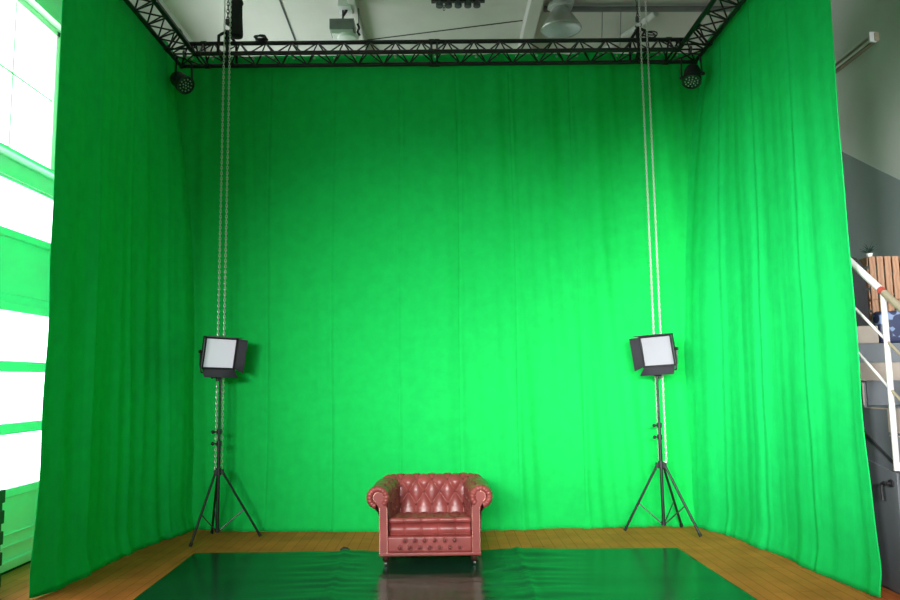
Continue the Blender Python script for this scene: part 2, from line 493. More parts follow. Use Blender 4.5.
def side_f(sgn, y0, y1, top, bot, seed, amp):
    def f(u, v):
        s = u                                   # 0 near edge, 1 far corner
        yy = y0 + (y1 + (8.27 - y1) * v ** .8 - y0) * s
        z = .0015 + v * (ZT - .0015)
        xt = interp(top, yy); xb = interp(bot, yy)
        k = min(1, v / .93) ** (.75 + 2.6 * s)
        x = xb + (xt - xb) * k
        w = noise.noise(Vector((yy * 2.6 + .15 * sin(z * .8 + seed), z * .13, seed))) + .5 * noise.noise(Vector((yy * 6.5, z * .2, seed + 5)))
        edge = min(1, s / .05)
        a = amp * (1.05 - .35 * v) * (.35 + .65 * edge)
        x += a * w
        x += .02 * noise.noise(Vector((yy * 1.5 + z * .7, z * 1.2, seed + 9))) * (1 - .6 * v)
        for i, q in enumerate((.25, .52, .78)):
            d = yy - (y0 + (y1 - y0) * q) - .02 * sin(z + i)
            x += -sgn * (.008 * exp(-(d / .03) ** 2)) + sgn * .005 * exp(-((d - .05) / .035) ** 2)
        h = exp(-(z / .14) ** 2)
        x -= sgn * h * (.02 + .05 * (.5 + .5 * noise.noise(Vector((yy * 2.5, 1, seed)))))
        # near edge: the lower corner is swept up a little and rounded
        if s < .07:
            c = 1 - s / .07
            z = max(z, .004 + .02 * c * c * exp(-(z / .1)))
        yy -= .07 * exp(-z / .5) * max(0, 1 - s * 4) ** 2
        x += sgn * .05 * exp(-z / .45) * max(0, 1 - s * 4) ** 2
        return Vector((x, yy, z))
    return f
lf = side_f(-1, 5.75, 8.40, [(5.75, -3.10), (7.0, -3.07), (8.15, -3.06)], [(5.75, -3.10), (6.97, -3.06), (7.7, -2.94), (8.26, -2.79)], 2.3, .062)
curtain('green_curtain', lf, 190, 110, 'cloth_side', 'dark shaded green side curtain hanging in front of the bright windows', [.05 + .9 * k / 11 for k in range(12)])
rf = side_f(1, 5.42, 8.13, [(5.42, 3.08), (7.0, 3.065), (8.19, 3.07)], [(5.42, 3.095), (6.4, 3.05), (7.44, 2.92), (8.0, 2.74), (8.19, 2.71)], 6.1, .04)
curtain('green_curtain', rf, 200, 110, 'cloth_side', 'bright green side curtain hanging beside the grey staircase', [.05 + .9 * k / 11 for k in range(12)])

# ------------------------------------------------------------------ vinyl sheet on the floor
def mat_z(x, yy):
    z = 0
    def cr(x0, x1, w):           # crease along the depth, from y 7.1 to y 4.3
        t = (7.1 - yy) / 2.8
        return exp(-((x - (x0 + (x1 - x0) * t)) / w) ** 2)
    a = cr(-.93, -.80, .035); b = cr(.68, .62, .035)
    z += .014 * a + .014 * b
    A = cr(-.93, -.80, .35); B = cr(.68, .62, .38)
    z += .017 * (A + B) * (.5 + noise.noise(Vector((x * 1.6, yy * 9, 2.2))))
    z += .003 * (1 + noise.noise(Vector((x * 1.1, yy * 3.5, 7))))
    # flat under the armchair
    m = max(0, 1 - max(0, abs(x + .13) - .5) / .15) * max(0, 1 - max(0, abs(yy - 6.9) - .5) / .15)
    return max(0, z) * (1 - min(1, m)) 
def mat_f(u, v):
    xl = -2.364 + .14 * (1 - v) * .6; xr = 2.178 + .09 * (1 - v)
    x = xl + (xr - xl) * u
    yb = 7.14 - .115 * u + .012 * noise.noise(Vector((u * 9, 0, 0)))
    yy = 4.1 + (yb - 4.1) * v
    return Vector((x, yy, .004 + mat_z(x, yy)))
mo = MB().grid(mat_f, 220, 170).build('vinyl_floor_sheet', 'vinyl', smooth=180, fix=False, solid=.003)
tag(mo, 'large dark green glossy vinyl sheet spread on the floor under the armchair', 'floor sheet')
fb = MB()
fb.tube([(-.99, 7.135, .012), (-.96, 7.15, .022), (-.93, 7.145, .02), (-.90, 7.13, .012)], [.010, .02, .018, .008], 8)
fb.build('curled_edge', 'rubber', mo)

# ------------------------------------------------------------------ chesterfield armchair
def tuft(a, b, sx, sy, off=0.0):
    A = (a / sx + b / sy) / 2 + off; B = (a / sx - b / sy) / 2 + off
    return (abs(sin(pi * A) * sin(pi * B)) + 1e-9) ** .42
def sheet(mb, P, nu, nv, h):
    """grid of P(u,v) pushed out along its normal by h(u,v)."""
    e = 1e-3
    def f(u, v):
        q = P(u, v)
        du = P(min(1, u + e), v) - P(max(0, u - e), v); dv = P(u, min(1, v + e)) - P(u, max(0, v - e))
        n = du.cross(dv)
        n = n.normalized() if n.length > 1e-12 else Vector((0, 0, 1))
        return q + n * h(u, v)
    mb.grid(f, nu, nv); return mb
class Buttons:
    def __init__(s): s.q = []
    def ball(s, c, r, sc=(1, 1, 1)): s.q.append((Vector(c), r, sc))
    def build(s, name, m, parent):
        for c, r, sc in s.q:
            o = MB().ball((0, 0, 0), r, sc).build(name, m, parent); o.location = c
class Path:
    def __init__(s, pts):
        s.p = [Vector((a, b)) for a, b in pts]
        s.d = [0]
        for a, b in zip(s.p, s.p[1:]): s.d.append(s.d[-1] + (b - a).length)
        s.L = s.d[-1]
    def at(s, t):
        q = max(0, min(1, t)) * s.L
        for i in range(len(s.p) - 1):
            if q <= s.d[i + 1] + 1e-9:
                k = (q - s.d[i]) / max(1e-9, s.d[i + 1] - s.d[i]); return s.p[i].lerp(s.p[i + 1], k)
        return s.p[-1]
def arc(cx, cz, r, a0, a1, n=14):
    return [(cx + r * cos(radians(a0 + (a1 - a0) * k / n)), cz + r * sin(radians(a0 + (a1 - a0) * k / n))) for k in range(n + 1)]
chair = thing('chesterfield_armchair', 'oxblood leather chesterfield armchair with buttoned back standing on the green vinyl sheet', 'armchair', (-.122, 6.93, .0072), radians(-1.0))
YFr = -.42
# base box and front rail
b = MB(); b.box((0, .0, .175), (.86, .80, .15)); b.build('base', 'leather', chair, bevel=.012)
b = MB(); b.rbox((0, YFr + .012, .183), (.735, .05, .138), .018)
o = b.build('front_panel', 'leather', chair)
bt = Buttons()
for k in range(6): bt.ball((-.215 + .086 * k, YFr - .014, .215), .0135, (1, .7, 1))
for k in range(7): bt.ball((-.258 + .086 * k, YFr - .014, .155), .0135, (1, .7, 1))
bt.build('button', 'leather_dark', o)
dm = MB()
for k in range(6): dm.tube([(-.215 + .086 * k + .021 * cos(a), YFr - .012, .215 + .02 * sin(a)) for a in [2 * pi * j / 12 for j in range(12)]], .0055, 6, True)
for k in range(7): dm.tube([(-.258 + .086 * k + .021 * cos(a), YFr - .012, .155 + .02 * sin(a)) for a in [2 * pi * j / 12 for j in range(12)]], .0055, 6, True)
dm.build('button_rings', 'leather', o)
b = MB(); b.rbox((0, YFr + .012, .102), (.885, .06, .032), .01); b.build('bottom_rail', 'leather', chair)
# seat cushion: tufted top, front edge with pleats
sp = Path([(.24, .325)] + [(.24 - .6 * k / 16, .325 + .049 * sin(pi * .5 * k / 16)) for k in range(1, 17)] + arc(-.365, .304, .070, 86, -80, 16) + [(-.35, .234)])
def seat_P(u, v):
    q = sp.at(v); w = .375
    x = (-1 + 2 * u) * w
    edge = max(0, (abs(x) - .33) / .055)
    return Vector((x, q.x, q.y - .03 * min(1, edge) ** 2))
def seat_h(u, v):
    x = (-1 + 2 * u) * .375; s = v * sp.L
    t = tuft(x, s - .30, .075, .10)
    if s > .46:
        c = abs(sin(pi * (x - .075) / .15)) ** .3
        k = min(1, (s - .46) / .12); k = k * k * (3 - 2 * k); t = t * (1 - k) + (.72 + .28 * c) * k
    return .034 * t - .012
b = sheet(MB(), lambda u, v: seat_P(1 - u, v), 150, 120, seat_h)
seat = b.build('seat_cushion', 'leather', chair, smooth=180)
bt = Buttons()
for i in range(-4, 5):
    for j in (-2, -1, 0, 1):
        if (i + j) % 2: continue
        s = .30 + j * .10
        q = sp.at(s / sp.L)
        if abs(i) < 5: bt.ball((i * .075, q.x, q.y + .003), .011, (1, 1, .6))
bt.build('button', 'leather_dark', seat)
# back: tufted, rolled over the top
bp_ = Path([(.175, .27), (.192, .36), (.210, .44), (.226, .52)] + arc(.325, .585, .094, 182, -70, 22) + [(.375, .44), (.385, .10)])
XB = .47
def back_P(u, v):
    q = bp_.at(v); x = (-1 + 2 * u) * XB
    k = max(0, (abs(x) - .36) / .11)       # roll closes round the corner
    c = Vector((.325, .57))
    f = 1 - .32 * k ** 2.4
    q2 = c + (q - c) * f if q.y > .44 else q
    return Vector((x, q2.x, q2.y))
def back_h(u, v):
    x = (-1 + 2 * u) * XB; s = v * bp_.L
    t = tuft(x + .0, s - .155, .075, .115)
    fade = max(0, min(1, (.52 - s) / .08)) * max(0, min(1, (s - .02) / .05))
    low = max(0, min(1, (.15 - s) / .02))
    c = abs(sin(pi * (x) / .15)) ** .4
    t = t * (1 - low) + c * low
    return .028 * t * fade
b = sheet(MB(), lambda u, v: back_P(u, v), 180, 150, back_h)
bo = b.build('backrest', 'leather', chair, smooth=180)
bt = Buttons()
for j in (0, 1, 2, 3):
    for i in range(-5, 6):
        if (i + j) % 2: continue
        q = bp_.at((.155 + j * .115) / bp_.L)
        if j > 2: continue
        bt.ball((i * .075, q.x - .004, q.y), .0115, (1, .7, 1))
bt.build('button', 'leather_dark', bo)
# arms
def make_arm(sx):
    ap = Path([(.355, .22), (.355, .40), (.357, .50)] + arc(.452, .582, .096, 188, -62, 24) + [(.445, .43), (.438, .10)])
    y0, y1 = YFr + .01, .37
    def P(u, v):
        q = ap.at(v); yy = y0 + (y1 - y0) * u
        bulge = max(0, min(1, (u - .08) / .9)) ** .8
        q = Vector((q.x - (.075 if q.x < .42 else .075 * max(0, (.55 - q.x) / .13)) * bulge, q.y))
        c = Vector((.452 - .03 * bulge, .575)); k = max(0, (u - .72) / .28)
        if q.y > .44: q = c + (q - c) * (1 - .22 * k ** 2)
        # rounded front lip
        f = max(0, 1 - u / .05); q = q + (c - q) * (.04 * f * f) if q.y > .44 else q
        return Vector((sx * q.x, yy, q.y))
    def h(u, v):
        s = v * ap.L; yy = (y1 - y0) * u
        t = tuft(s - .30, yy - .13, .085, .085)
        inner = max(0, min(1, (s - .05) / .05)) * max(0, min(1, (.56 - s) / .06))
        front = max(0, min(1, (u - .10) / .06))
        out = .018 * t * inner * front
        # pleats of the roll's front edge
        if s > .2 and u < .1: out += .006 * abs(sin(pi * s / .034)) ** .6 * (1 - u / .1)
        return out
    b = MB()
    sheet(b, (lambda u, v: P(u, v)) if sx > 0 else (lambda u, v: P(u, 1 - v)), 90, 150, (lambda u, v: h(u, v)) if sx > 0 else (lambda u, v: h(u, 1 - v)))
    arm = b.build('arm', 'leather', chair, smooth=180)
    # pleated collar and flat facing on the front
    col = MB()
    n = 96; pts = []; rad = []
    for k in range(n + 1):
        a = radians(232 - 310 * k / n)
        pts.append((sx * (.449 + .073 * cos(a)), YFr - .002, .582 + .073 * sin(a)))
        rad.append(.0235 + .006 * abs(sin(pi * k * 14 / n)) ** .7)
    col.tube(pts, rad, 10); col.build('pleated_collar', 'leather', arm, smooth=180)
    fc = MB()
    poly = [(sx * x_, z_) for x_, z_ in [(.362, .085), (.364, .47), (.376, .54)] + arc(.442, .582, .052, 195, -50, 18) + [(.448, .50), (.440, .46), (.440, .085)]]
    fc.prism(poly, YFr - .012, YFr + .03, 'y')
    fc.build('facing', 'leather', arm, bevel=.006)
    for xx in (.369, .433):
        nt = MB()
        for k in range(26): nt.ball((sx * xx, YFr - .014, .10 + k * .0155), .0048, seg=6, rings=4)
        nt.build('nail_studs', 'brass', arm)
    nt = MB()
    for k in range(17):
        a = radians(195 - 245 * k / 16); nt.ball((sx * (.442 + .046 * cos(a)), YFr - .014, .582 + .046 * sin(a)), .0048, seg=6, rings=4)
    nt.build('nail_studs', 'brass', arm)
    bt = Buttons()
    for i in range(-3, 4):
        for j in range(-1, 8):
            if (i + j) % 2: continue
            s = .30 + i * .085; yy = .13 + j * .085
            if not (.1 < s < .52 and .08 < yy < .74): continue
            q = P(yy / (y1 - y0), s / ap.L); bt.ball(q, .011, (1, 1, 1))
    bt.build('button', 'leather_dark', arm)
for sx in (1, -1): make_arm(sx)
b = MB(); b.box((0, .375, .29), (.88, .03, .40)); b.build('rear_panel', 'leather', chair, bevel=.01)
for sx in (-1, 1):
    for yy in (-.375, .345):
        l = MB(); l.lathe([(.020, .030), (.030, .042), (.034, .055), (.026, .066), (.024, .072), (.036, .084), (.038, .098), (.038, .106)], 16, Matrix.Translation((sx * .385, yy, 0)))
        lo = l.build('leg', 'dark_wood', chair)
        w = MB(); w.cyl((sx * .385 - .010, yy, .017), (sx * .385 + .010, yy, .017), .017, seg=16); w.cyl((sx * .385, yy, .02), (sx * .385, yy, .04), .009)
        w.build('caster', 'dark_steel', lo)

# ------------------------------------------------------------------ lighting truss
TZ, TA = 5.245, 5.438      # bottom chords, apex chord
YO, YI, YA = 8.12, 7.80, 7.96
CR = .024
truss = thing('lighting_truss', 'black triangular lighting truss frame hanging over the three green curtains', 'truss', (0, 0, TZ))
def lacing(mb, A0, A1, B0, B1, per, ph=0):
    A0, A1, B0, B1 = map(Vector, (A0, A1, B0, B1)); L = (A1 - A0).length; n = max(1, round(L / per))
    for k in range(n):
        a = A0.lerp(A1, (k + ph * .5) / n if ph == 0 else min(1, (k + .5) / n)); c = A0.lerp(A1, (k + 1) / n if ph == 0 else min(1, (k + 1.5) / n))
        bb = B0.lerp(B1, (k + .5) / n if ph == 0 else (k + 1) / n)
        mb.cyl(a, bb, .009, seg=6, cap=False)
        if ph == 0 or k < n - 1: mb.cyl(bb, c, .009, seg=6, cap=False)
    return mb
def section(chs):
    """chs: three (p0,p1) chords in truss coordinates."""
    s = bpy.data.objects.new('truss_section', None); COL.objects.link(s); s.parent = truss
    for a, c in chs: MB().cyl(a, c, CR, seg=12).build('chord', 'black_metal', s)
    m = MB()
    for i, j, ph in ((0, 2, 0), (1, 2, 0), (0, 1, 1)): lacing(m, *chs[i], *chs[j], .30, ph)
    m.build('lacing', 'black_metal', s)
    for t in (0.0, 1.0):
        e = MB()
        q = [Vector(a).lerp(Vector(c), .012 if t == 0 else .988) for a, c in chs]
        for i in range(3): e.cyl(q[i], q[(i + 1) % 3], .012, seg=8)
        d = (Vector(chs[0][1]) - Vector(chs[0][0])).normalized()
        for w in q: e.cyl(w - d * .03, w + d * .03, .031, seg=12)
        e.build('end_frame', 'black_metal', s)
    return s
h = TA - TZ
xj = -.05
for x0, x1 in ((-2.70, xj), (xj, 2.67)):
    section([((x0, YI, 0), (x1, YI, 0)), ((x0, YO, 0), (x1, YO, 0)), ((x0, YA, h), (x1, YA, h))])
for sg, xi, xo in ((-1, -2.715, -2.975), (1, 2.685, 2.985)):
    section([((xi, 3.9, 0), (xi, 7.72, 0)), ((xo, 3.9, 0), (xo, 7.72, 0)), (((xi + xo) / 2, 3.9, h), ((xi + xo) / 2, 7.72, h))])
    cb = bpy.data.objects.new('corner_block', None); COL.objects.link(cb); cb.parent = truss
    t = MB(); xm = (xi + xo) / 2
    for a, c in (((xi, 7.70, 0), (xi, YI, 0)), ((xo, 7.70, 0), (xo, YO, 0)), ((xm, 7.70, h), (xm, YA, h)), ((xi, YI, 0), (xi + -sg * .06, YI, 0)),
                 ((xo, YO, 0), (xi - sg * .06, YO, 0)), ((xm, YA, h), (xi - sg * .06, YA, h))):
        t.cyl(a, c, CR, seg=12)
    for q in ((xi, YI, 0), (xo, YO, 0), (xm, YA, h)): t.ball(q, .03)
    t.build('chord', 'black_metal', cb)
    t = MB()
    for a, c in (((xi, YI, 0), (xm, YA, h)), ((xo, YO, 0), (xm, YA, h)), ((xi, YI, 0), (xo, YO, 0)), ((xo, YI, 0), (xi, YO, 0)), ((xo, YI, 0), (xm, YA, h)), ((xi, YO, 0), (xm, YA, h)),
                 ((xi, YI, 0), (xo, YI, 0)), ((xi, YI, 0), (xi, YO, 0)), ((xi, 7.74, 0), (xm, 7.74, h)), ((xo, 7.74, 0), (xm, 7.74, h))):
        t.cyl(a, c, .010, seg=6)
    t.build('lacing', 'black_metal', cb)
# cable clutter on the truss
def cable(name, pts, rr, m, label, grp=None):
    return tag(MB().tube(pts, rr, 6).build(name, m), label, 'cable', grp)
def coil(cx, cy, cz, rr, n, sd):
    rnd = random.Random(sd)
    return [(cx + rr * cos(a) * (1.3 + .2 * rnd.random()), cy + .05 * sin(a * .7), cz + rr * .55 * (1 + sin(a)) + .006 * rnd.random()) for a in [2 * pi * k / 12 for k in range(n * 12)]]
cable('cable_coil', coil(2.42, 7.99, TA + .028, .06, 3, 3), .008, 'black_plastic', 'black cable looped on top of the truss near the hoist by the bright corner')
cable('cable_coil', coil(-2.02, 7.96, TA + .025, .045, 4, 5), .011, 'black_plastic', 'small black cable bundle on the truss beside the hoist with the chain bag')
cable('truss_cable', [(2.70 + .03 * sin(k * 1.3), 7.86 + .03 * cos(k * 2), TZ + .02 + .11 * abs(sin(k * .9))) for k in range(9)], .008, 'black_plastic', 'black power cable draped round the truss corner above the round spotlight by the bright curtain')
cable('truss_cable', [(-2.72 - .03 * sin(k * 1.1), 7.84 + .03 * cos(k * 2), TZ + .02 + .1 * abs(sin(k * .8))) for k in range(9)], .008, 'black_plastic', 'black power cable draped round the truss corner above the round spotlight by the shaded curtain')

# ------------------------------------------------------------------ chain hoists
def link_chain(mb, a, c, pitch=.030, rw=.009, rt=.0038):
    a, c = Vector(a), Vector(c); L = (c - a).length; n = int(L / pitch); d = (c - a).normalized()
    e1 = d.orthogonal().normalized(); e2 = d.cross(e1)
    for k in range(n):
        m = a + d * (k + .5) * L / n; s = (e1 if k % 2 else e2)
        s = (s * .8 + (e2 if k % 2 else -e1) * .6)
        ll = L / n * .72
        pts = [m + s * rw * cos(t) + d * (ll * sin(t)) for t in [2 * pi * j / 8 for j in range(8)]]
        mb.tube(pts, rt, 4, True)
def hoist(x1, x2, zb, ychain, bag, label, xh):
    t = thing('chain_hoist', label, 'chain hoist', (xh, 7.92, 6.05), 0, 'chain hoists carrying the truss')
    loc = lambda x, yy, z: (x - xh, yy - 7.92, z - 6.05)
    b = MB(); b.rbox(loc(xh, 7.92, 6.15), (.16, .30, .20), .03); b.cyl(loc(xh, 7.70, 6.15), loc(xh, 7.78, 6.15), .085, seg=20); b.cyl(loc(xh, 8.04, 6.15), loc(xh, 8.1, 6.15), .085, seg=20)
    b.build('housing', 'black_metal', t)
    b = MB(); b.cyl(loc(xh, 7.92, 6.25), loc(xh, 7.92, 6.55), .012); 
    b.tube([loc(xh + .05 * cos(a), 7.92, 6.58 + .05 * sin(a)) for a in [radians(q) for q in range(-120, 200, 20)]], .012, 8); b.cyl(loc(xh, 7.92, 6.63), loc(xh, 7.92, ZC), .012)
    b.build('top_hook', 'dark_steel', t)
    hc = MB(); link_chain(hc, loc(x1, ychain, 6.14), loc(x1, ychain, zb)); link_chain(hc, loc(x2, ychain, 6.14), loc(x2, ychain, zb))
    xm = (x1 + x2) / 2; rr = (x2 - x1) / 2
    ar = [loc(xm + rr * cos(a), ychain, zb + rr * sin(a)) for a in [pi + pi * k / 6 for k in range(7)]]
    for q, w in zip(ar, ar[1:]): link_chain(hc, q, w, .014, .009, .0038)
    hc.build('hand_chain', 'chrome', t)
    lc = MB(); zt = 5.70
    link_chain(lc, loc(xh, 7.94, 6.06), loc(xh, 7.94, zt), .04, .013, .006); lc.build('load_chain', 'dark_steel', t)
    hk = MB(); hk.rbox(loc(xh, 7.94, zt - .02), (.05, .05, .07), .015)
    hk.tube([loc(xh + .033 * cos(a), 7.94, zt - .09 + .036 * sin(a)) for a in [radians(q) for q in range(100, -170, -20)]], .010, 8); hk.build('load_hook', 'dark_steel', t)
    sg = MB()
    for yy in (YI - .035, YO + .03):
        sg.tube([loc(xh, 7.94, zt - .125), loc(xh - .05, 7.94 + (yy - 7.94) * .45, zt - .20), loc(xh - .055, YA + (yy - YA) * .8, TA + .02), loc(xh - .05, yy, TZ - .0), loc(xh - .03, YA, TZ - .03)], .017, 8)
        sg.tube([loc(xh, 7.94, zt - .125), loc(xh + .05, 7.94 + (yy - 7.94) * .45, zt - .20), loc(xh + .055, YA + (yy - YA) * .8, TA + .02), loc(xh + .05, yy, TZ - .0), loc(xh + .03, YA, TZ - .03)], .017, 8)
    sg.build('round_sling', 'black_cloth', t)
    if bag:
        bg = MB(); bg.lathe([(.035, 6.00 - 6.05), (.055, 5.95 - 6.05), (.075, 5.90 - 6.05), (.062, 5.87 - 6.05), (.066, 5.7 - 6.05), (.075, 5.54 - 6.05), (.072, 5.50 - 6.05), (.03, 5.49 - 6.05)], 16, Matrix.Translation((.105, .0, 0)))
        bg.build('chain_bag', 'black_cloth', t)
    return t
hoist(-2.375, -2.312, .72, 7.755, True, 'chain hoist with black chain bag, above the tripod lamp by the shaded side curtain', -2.395)
hoist(2.255, 2.328, .74, 7.755, False, 'chain hoist without chain bag, above the tripod lamp by the bright side curtain', 2.285)

# ------------------------------------------------------------------ round spotlights in the truss corners
def par(loc, look, label):
    t = thing('par_spotlight', label, 'spotlight', loc, 0, 'round spotlights under the truss corners')
    d = Vector(look).normalized(); q = d.to_track_quat('Z', 'Y').to_matrix().to_4x4()
    b = MB(); b.lathe([(.03, -.17), (.075, -.16), (.09, -.12), (.092, -.03), (.096, .0), (.105, .005), (.105, .05), (.092, .05), (.09, .035), (.0, .035)], 24, q)
    b.build('can', 'black_plastic', t)
    f = MB(); f.lathe([(.089, .036), (.089, .040), (.0, .041)], 24, q); lens = f.build('lens_plate', 'lens_dark', t)
    l = Buttons()
    for n_, rr in ((1, 0), (6, .034), (11, .068)):
        for k in range(n_):
            a = 2 * pi * k / n_; l.ball(q @ Vector((rr * cos(a), rr * sin(a), .043)), .0095, (1, 1, 1))
    l.build('led_lens', 'led', lens)
    yk = MB(); s = q @ Vector((1, 0, 0)); u_ = Vector((0, 0, 1))
    s = Vector((s.x, s.y, 0)).normalized()
    top = Vector((0, 0, TZ - .05 - loc[2]))
    yk.tube([s * .108 + d * -.05, s * .112 + u_ * .07, s * .10 + u_ * (top.z - .03), top, -s * .10 + u_ * (top.z - .03), -s * .112 + u_ * .07, -s * .108 + d * -.05], .011, 8)
    yk.build('yoke', 'black_metal', t)
    kb = MB()
    for e in (-1, 1): kb.cyl(s * (e * .09) + d * -.05, s * (e * .135) + d * -.05, .018, seg=12)
    kb.build('yoke_knob', 'black_plastic', t)
    cl = MB(); cl.cyl(top, top + u_ * .03, .014); cl.tube([top + u_ * .045 + Vector((0, .036 * cos(a), .034 * sin(a))) for a in [2 * pi * k / 12 for k in range(12)]], .012, 8, True)
    cl.build('clamp', 'dark_steel', t)
    return t
par((-2.825, 7.80, 4.90), (.60, -.36, -.55), 'black round spotlight under the truss corner beside the shaded side curtain')
par((2.82, 7.80, 4.90), (-.22, -.36, -.86), 'black round spotlight under the truss corner beside the bright side curtain')

# ------------------------------------------------------------------ tripod stands with LED panels
def stand(x, yy, feet, label, ztop):
    t = thing('light_stand', label, 'light stand', (x, yy, 0), 0, 'tripod lamp stands')
    MB().cyl((0, 0, .085), (0, 0, .98), .0165, seg=14).build('pole', 'black_metal', t)
    MB().cyl((0, 0, .95), (0, 0, 1.12), .0135, seg=14).build('middle_tube', 'black_metal', t)
    MB().cyl((0, 0, 1.1), (0, 0, ztop), .0115, seg=14).build('upper_tube', 'black_metal', t)
    for z, a in ((.98, .4), (1.10, .9)):
        c = MB(); c.cyl((0, 0, z - .025), (0, 0, z + .025), .026, seg=14)
        co_ = c.build('collar', 'black_plastic', t)
        k = MB(); k.cyl((-.02, -.012, z), (-.055, -.02, z), .008); k.ball((-.06, -.021, z), .019); k.build('knob', 'black_plastic', co_)
    c = MB(); c.cyl((0, 0, .66), (0, 0, .73), .03, seg=14)
    for fx, fy in feet:
        n = Vector((fx, fy, 0)).normalized(); c.box(n * .035 + Vector((0, 0, .69)), (.035, .035, .05), None)
    c.build('hub', 'black_plastic', t)
    c = MB(); c.cyl((0, 0, .085), (0, 0, .125), .024, seg=14); c.build('lower_hub', 'black_plastic', t)
    for fx, fy in feet:
        n = Vector((fx, fy, 0)).normalized()
        l = MB(); a = n * .04 + Vector((0, 0, .69)); e = Vector((fx, fy, .018)); l.cyl(a, e, .0125, seg=10)
        lo = l.build('leg', 'black_metal', t)
        f = MB(); dd_ = (e - a).normalized(); f.cyl(e - dd_ * .03, e + dd_ * .005, .0165, seg=10); f.build('rubber_foot', 'rubber', lo)
        br = MB(); br.cyl(n * .02 + Vector((0, 0, .105)), a.lerp(e, .58), .0065, seg=8); br.build('brace', 'dark_steel', t)
    return t
def led_panel(loc, yaw, pitch, roll, label, face='diffuser'):
    t = thing('led_panel', label, 'studio light', loc, 0, 'LED panel lamps on the tripods')
    R = Matrix.Rotation(yaw, 4, 'Z') @ Matrix.Rotation(roll, 4, 'Y') @ Matrix.Rotation(pitch, 4, 'X')
    W, H, D = .345, .332, .06
    def bd(mb, name, m, par_=t, **k):
        for i, q in enumerate(mb.v): mb.v[i] = R @ q
        return mb.build(name, m, par_, **k)
    b = MB(); b.box((0, D / 2 + .012, 0), (W, D, H)); 
    for k in range(6): b.box((0, D + .018, -.10 + .04 * k), (W * .8, .012, .012))
    bd(b, 'housing', 'black_plastic', bevel=.006)
    fr_ = MB()
    for s in (-1, 1):
        fr_.box((s * (W / 2 - .007), .002, 0), (.018, .03, H)); fr_.box((0, .002, s * (H / 2 - .007)), (W, .03, .018))
    bd(fr_, 'front_frame', 'black_plastic', bevel=.003)
    d = MB(); d.box((0, .008, 0), (W - .026, .012, H - .026)); bd(d, 'diffuser', face)
    fl = radians(23); LB = .135
    for ax, s in (('x', 1), ('x', -1), ('z', 1), ('z', -1)):
        fl = radians(23) if ax == 'x' else radians(13 if s > 0 else 27)
        hw = (H if ax == 'x' else W) / 2 - .004
        hw2 = hw + .012
        base = (W if ax == 'x' else H) / 2
        o1 = (base, -.014); o2 = (base + LB * sin(fl), -.014 - LB * cos(fl))
        th = .0035
        def P(a, off, w): return (s * a[0] + s * off * cos(fl), a[1] + off * sin(fl), w) if ax == 'x' else (w, a[1] + off * sin(fl), s * a[0] + s * off * cos(fl))
        vs = [P(o1, 0, -hw), P(o1, 0, hw), P(o2, 0, hw2), P(o2, 0, -hw2), P(o1, th, -hw), P(o1, th, hw), P(o2, th, hw2), P(o2, th, -hw2)]
        bl = MB().add(vs, [(0, 1, 2, 3), (7, 6, 5, 4), (0, 4, 5, 1), (1, 5, 6, 2), (2, 6, 7, 3), (3, 7, 4, 0)])
        bd(bl, 'barn_door', 'door_blade', smooth=0)
    yk = MB()
    for s in (-1, 1): yk.cyl((s * (W / 2), .04, 0), (s * (W / 2 + .035), .04, 0), .016, seg=12)
    bd(yk, 'tilt_knob', 'black_plastic')
    # yoke stays upright, turned with the head
    Y = Matrix.Rotation(yaw, 4, 'Z'); wy = W / 2 + .016
    c0 = Matrix.Rotation(roll, 4, 'Y')
    yk = MB(); pts = [Vector((-wy, .04, .03)), Vector((-wy, .04, -.12)), Vector((-wy * .9, .04, -.205)), Vector((0, .04, -.215)), Vector((wy * .9, .04, -.205)), Vector((wy, .04, -.12)), Vector((wy, .04, .03))]
    yk.tube([Y @ c0 @ q for q in pts], .008, 8); yk.build('yoke', 'black_metal', t)
    sp_ = MB(); q = Y @ Vector((0, .04, 0)); sp_.cyl(q + Vector((0, 0, -.29)), q + Vector((0, 0, -.205)), .02, seg=12); sp_.cyl(q + Vector((0, 0, -.25)), q + Vector((-.05, -.02, -.25)), .007); sp_.ball(q + Vector((-.055, -.022, -.25)), .014)
    sp_.build('mount', 'black_plastic', t)
    return t
LX, RX, SY = -2.322, 2.252, 7.69
stand(LX, SY, [(-.17, -.30), (.40, .15), (-.16, .34)], 'black tripod stand holding the grey-faced lamp near the shaded side curtain', 1.67)
stand(RX, SY, [(-.37, .13), (.30, -.22), (.27, .27)], 'black tripod stand holding the brighter lamp near the bright side curtain', 1.64)
Yw = Matrix.Rotation(radians(39), 4, 'Z') @ Vector((0, .04, 0))
led_panel((LX - Yw.x - .026, SY - Yw.y, 1.91), radians(37), radians(13), radians(2), 'black LED panel lamp with greyish face, on the tripod near the shaded side curtain', 'diffuser_dim')
Yw = Matrix.Rotation(radians(-39), 4, 'Z') @ Vector((0, .04, 0))
led_panel((RX - Yw.x + .030, SY - Yw.y, 1.873), radians(-37), radians(13), radians(-2.5), 'black LED panel lamp with brighter white face, on the tripod near the bright side curtain')

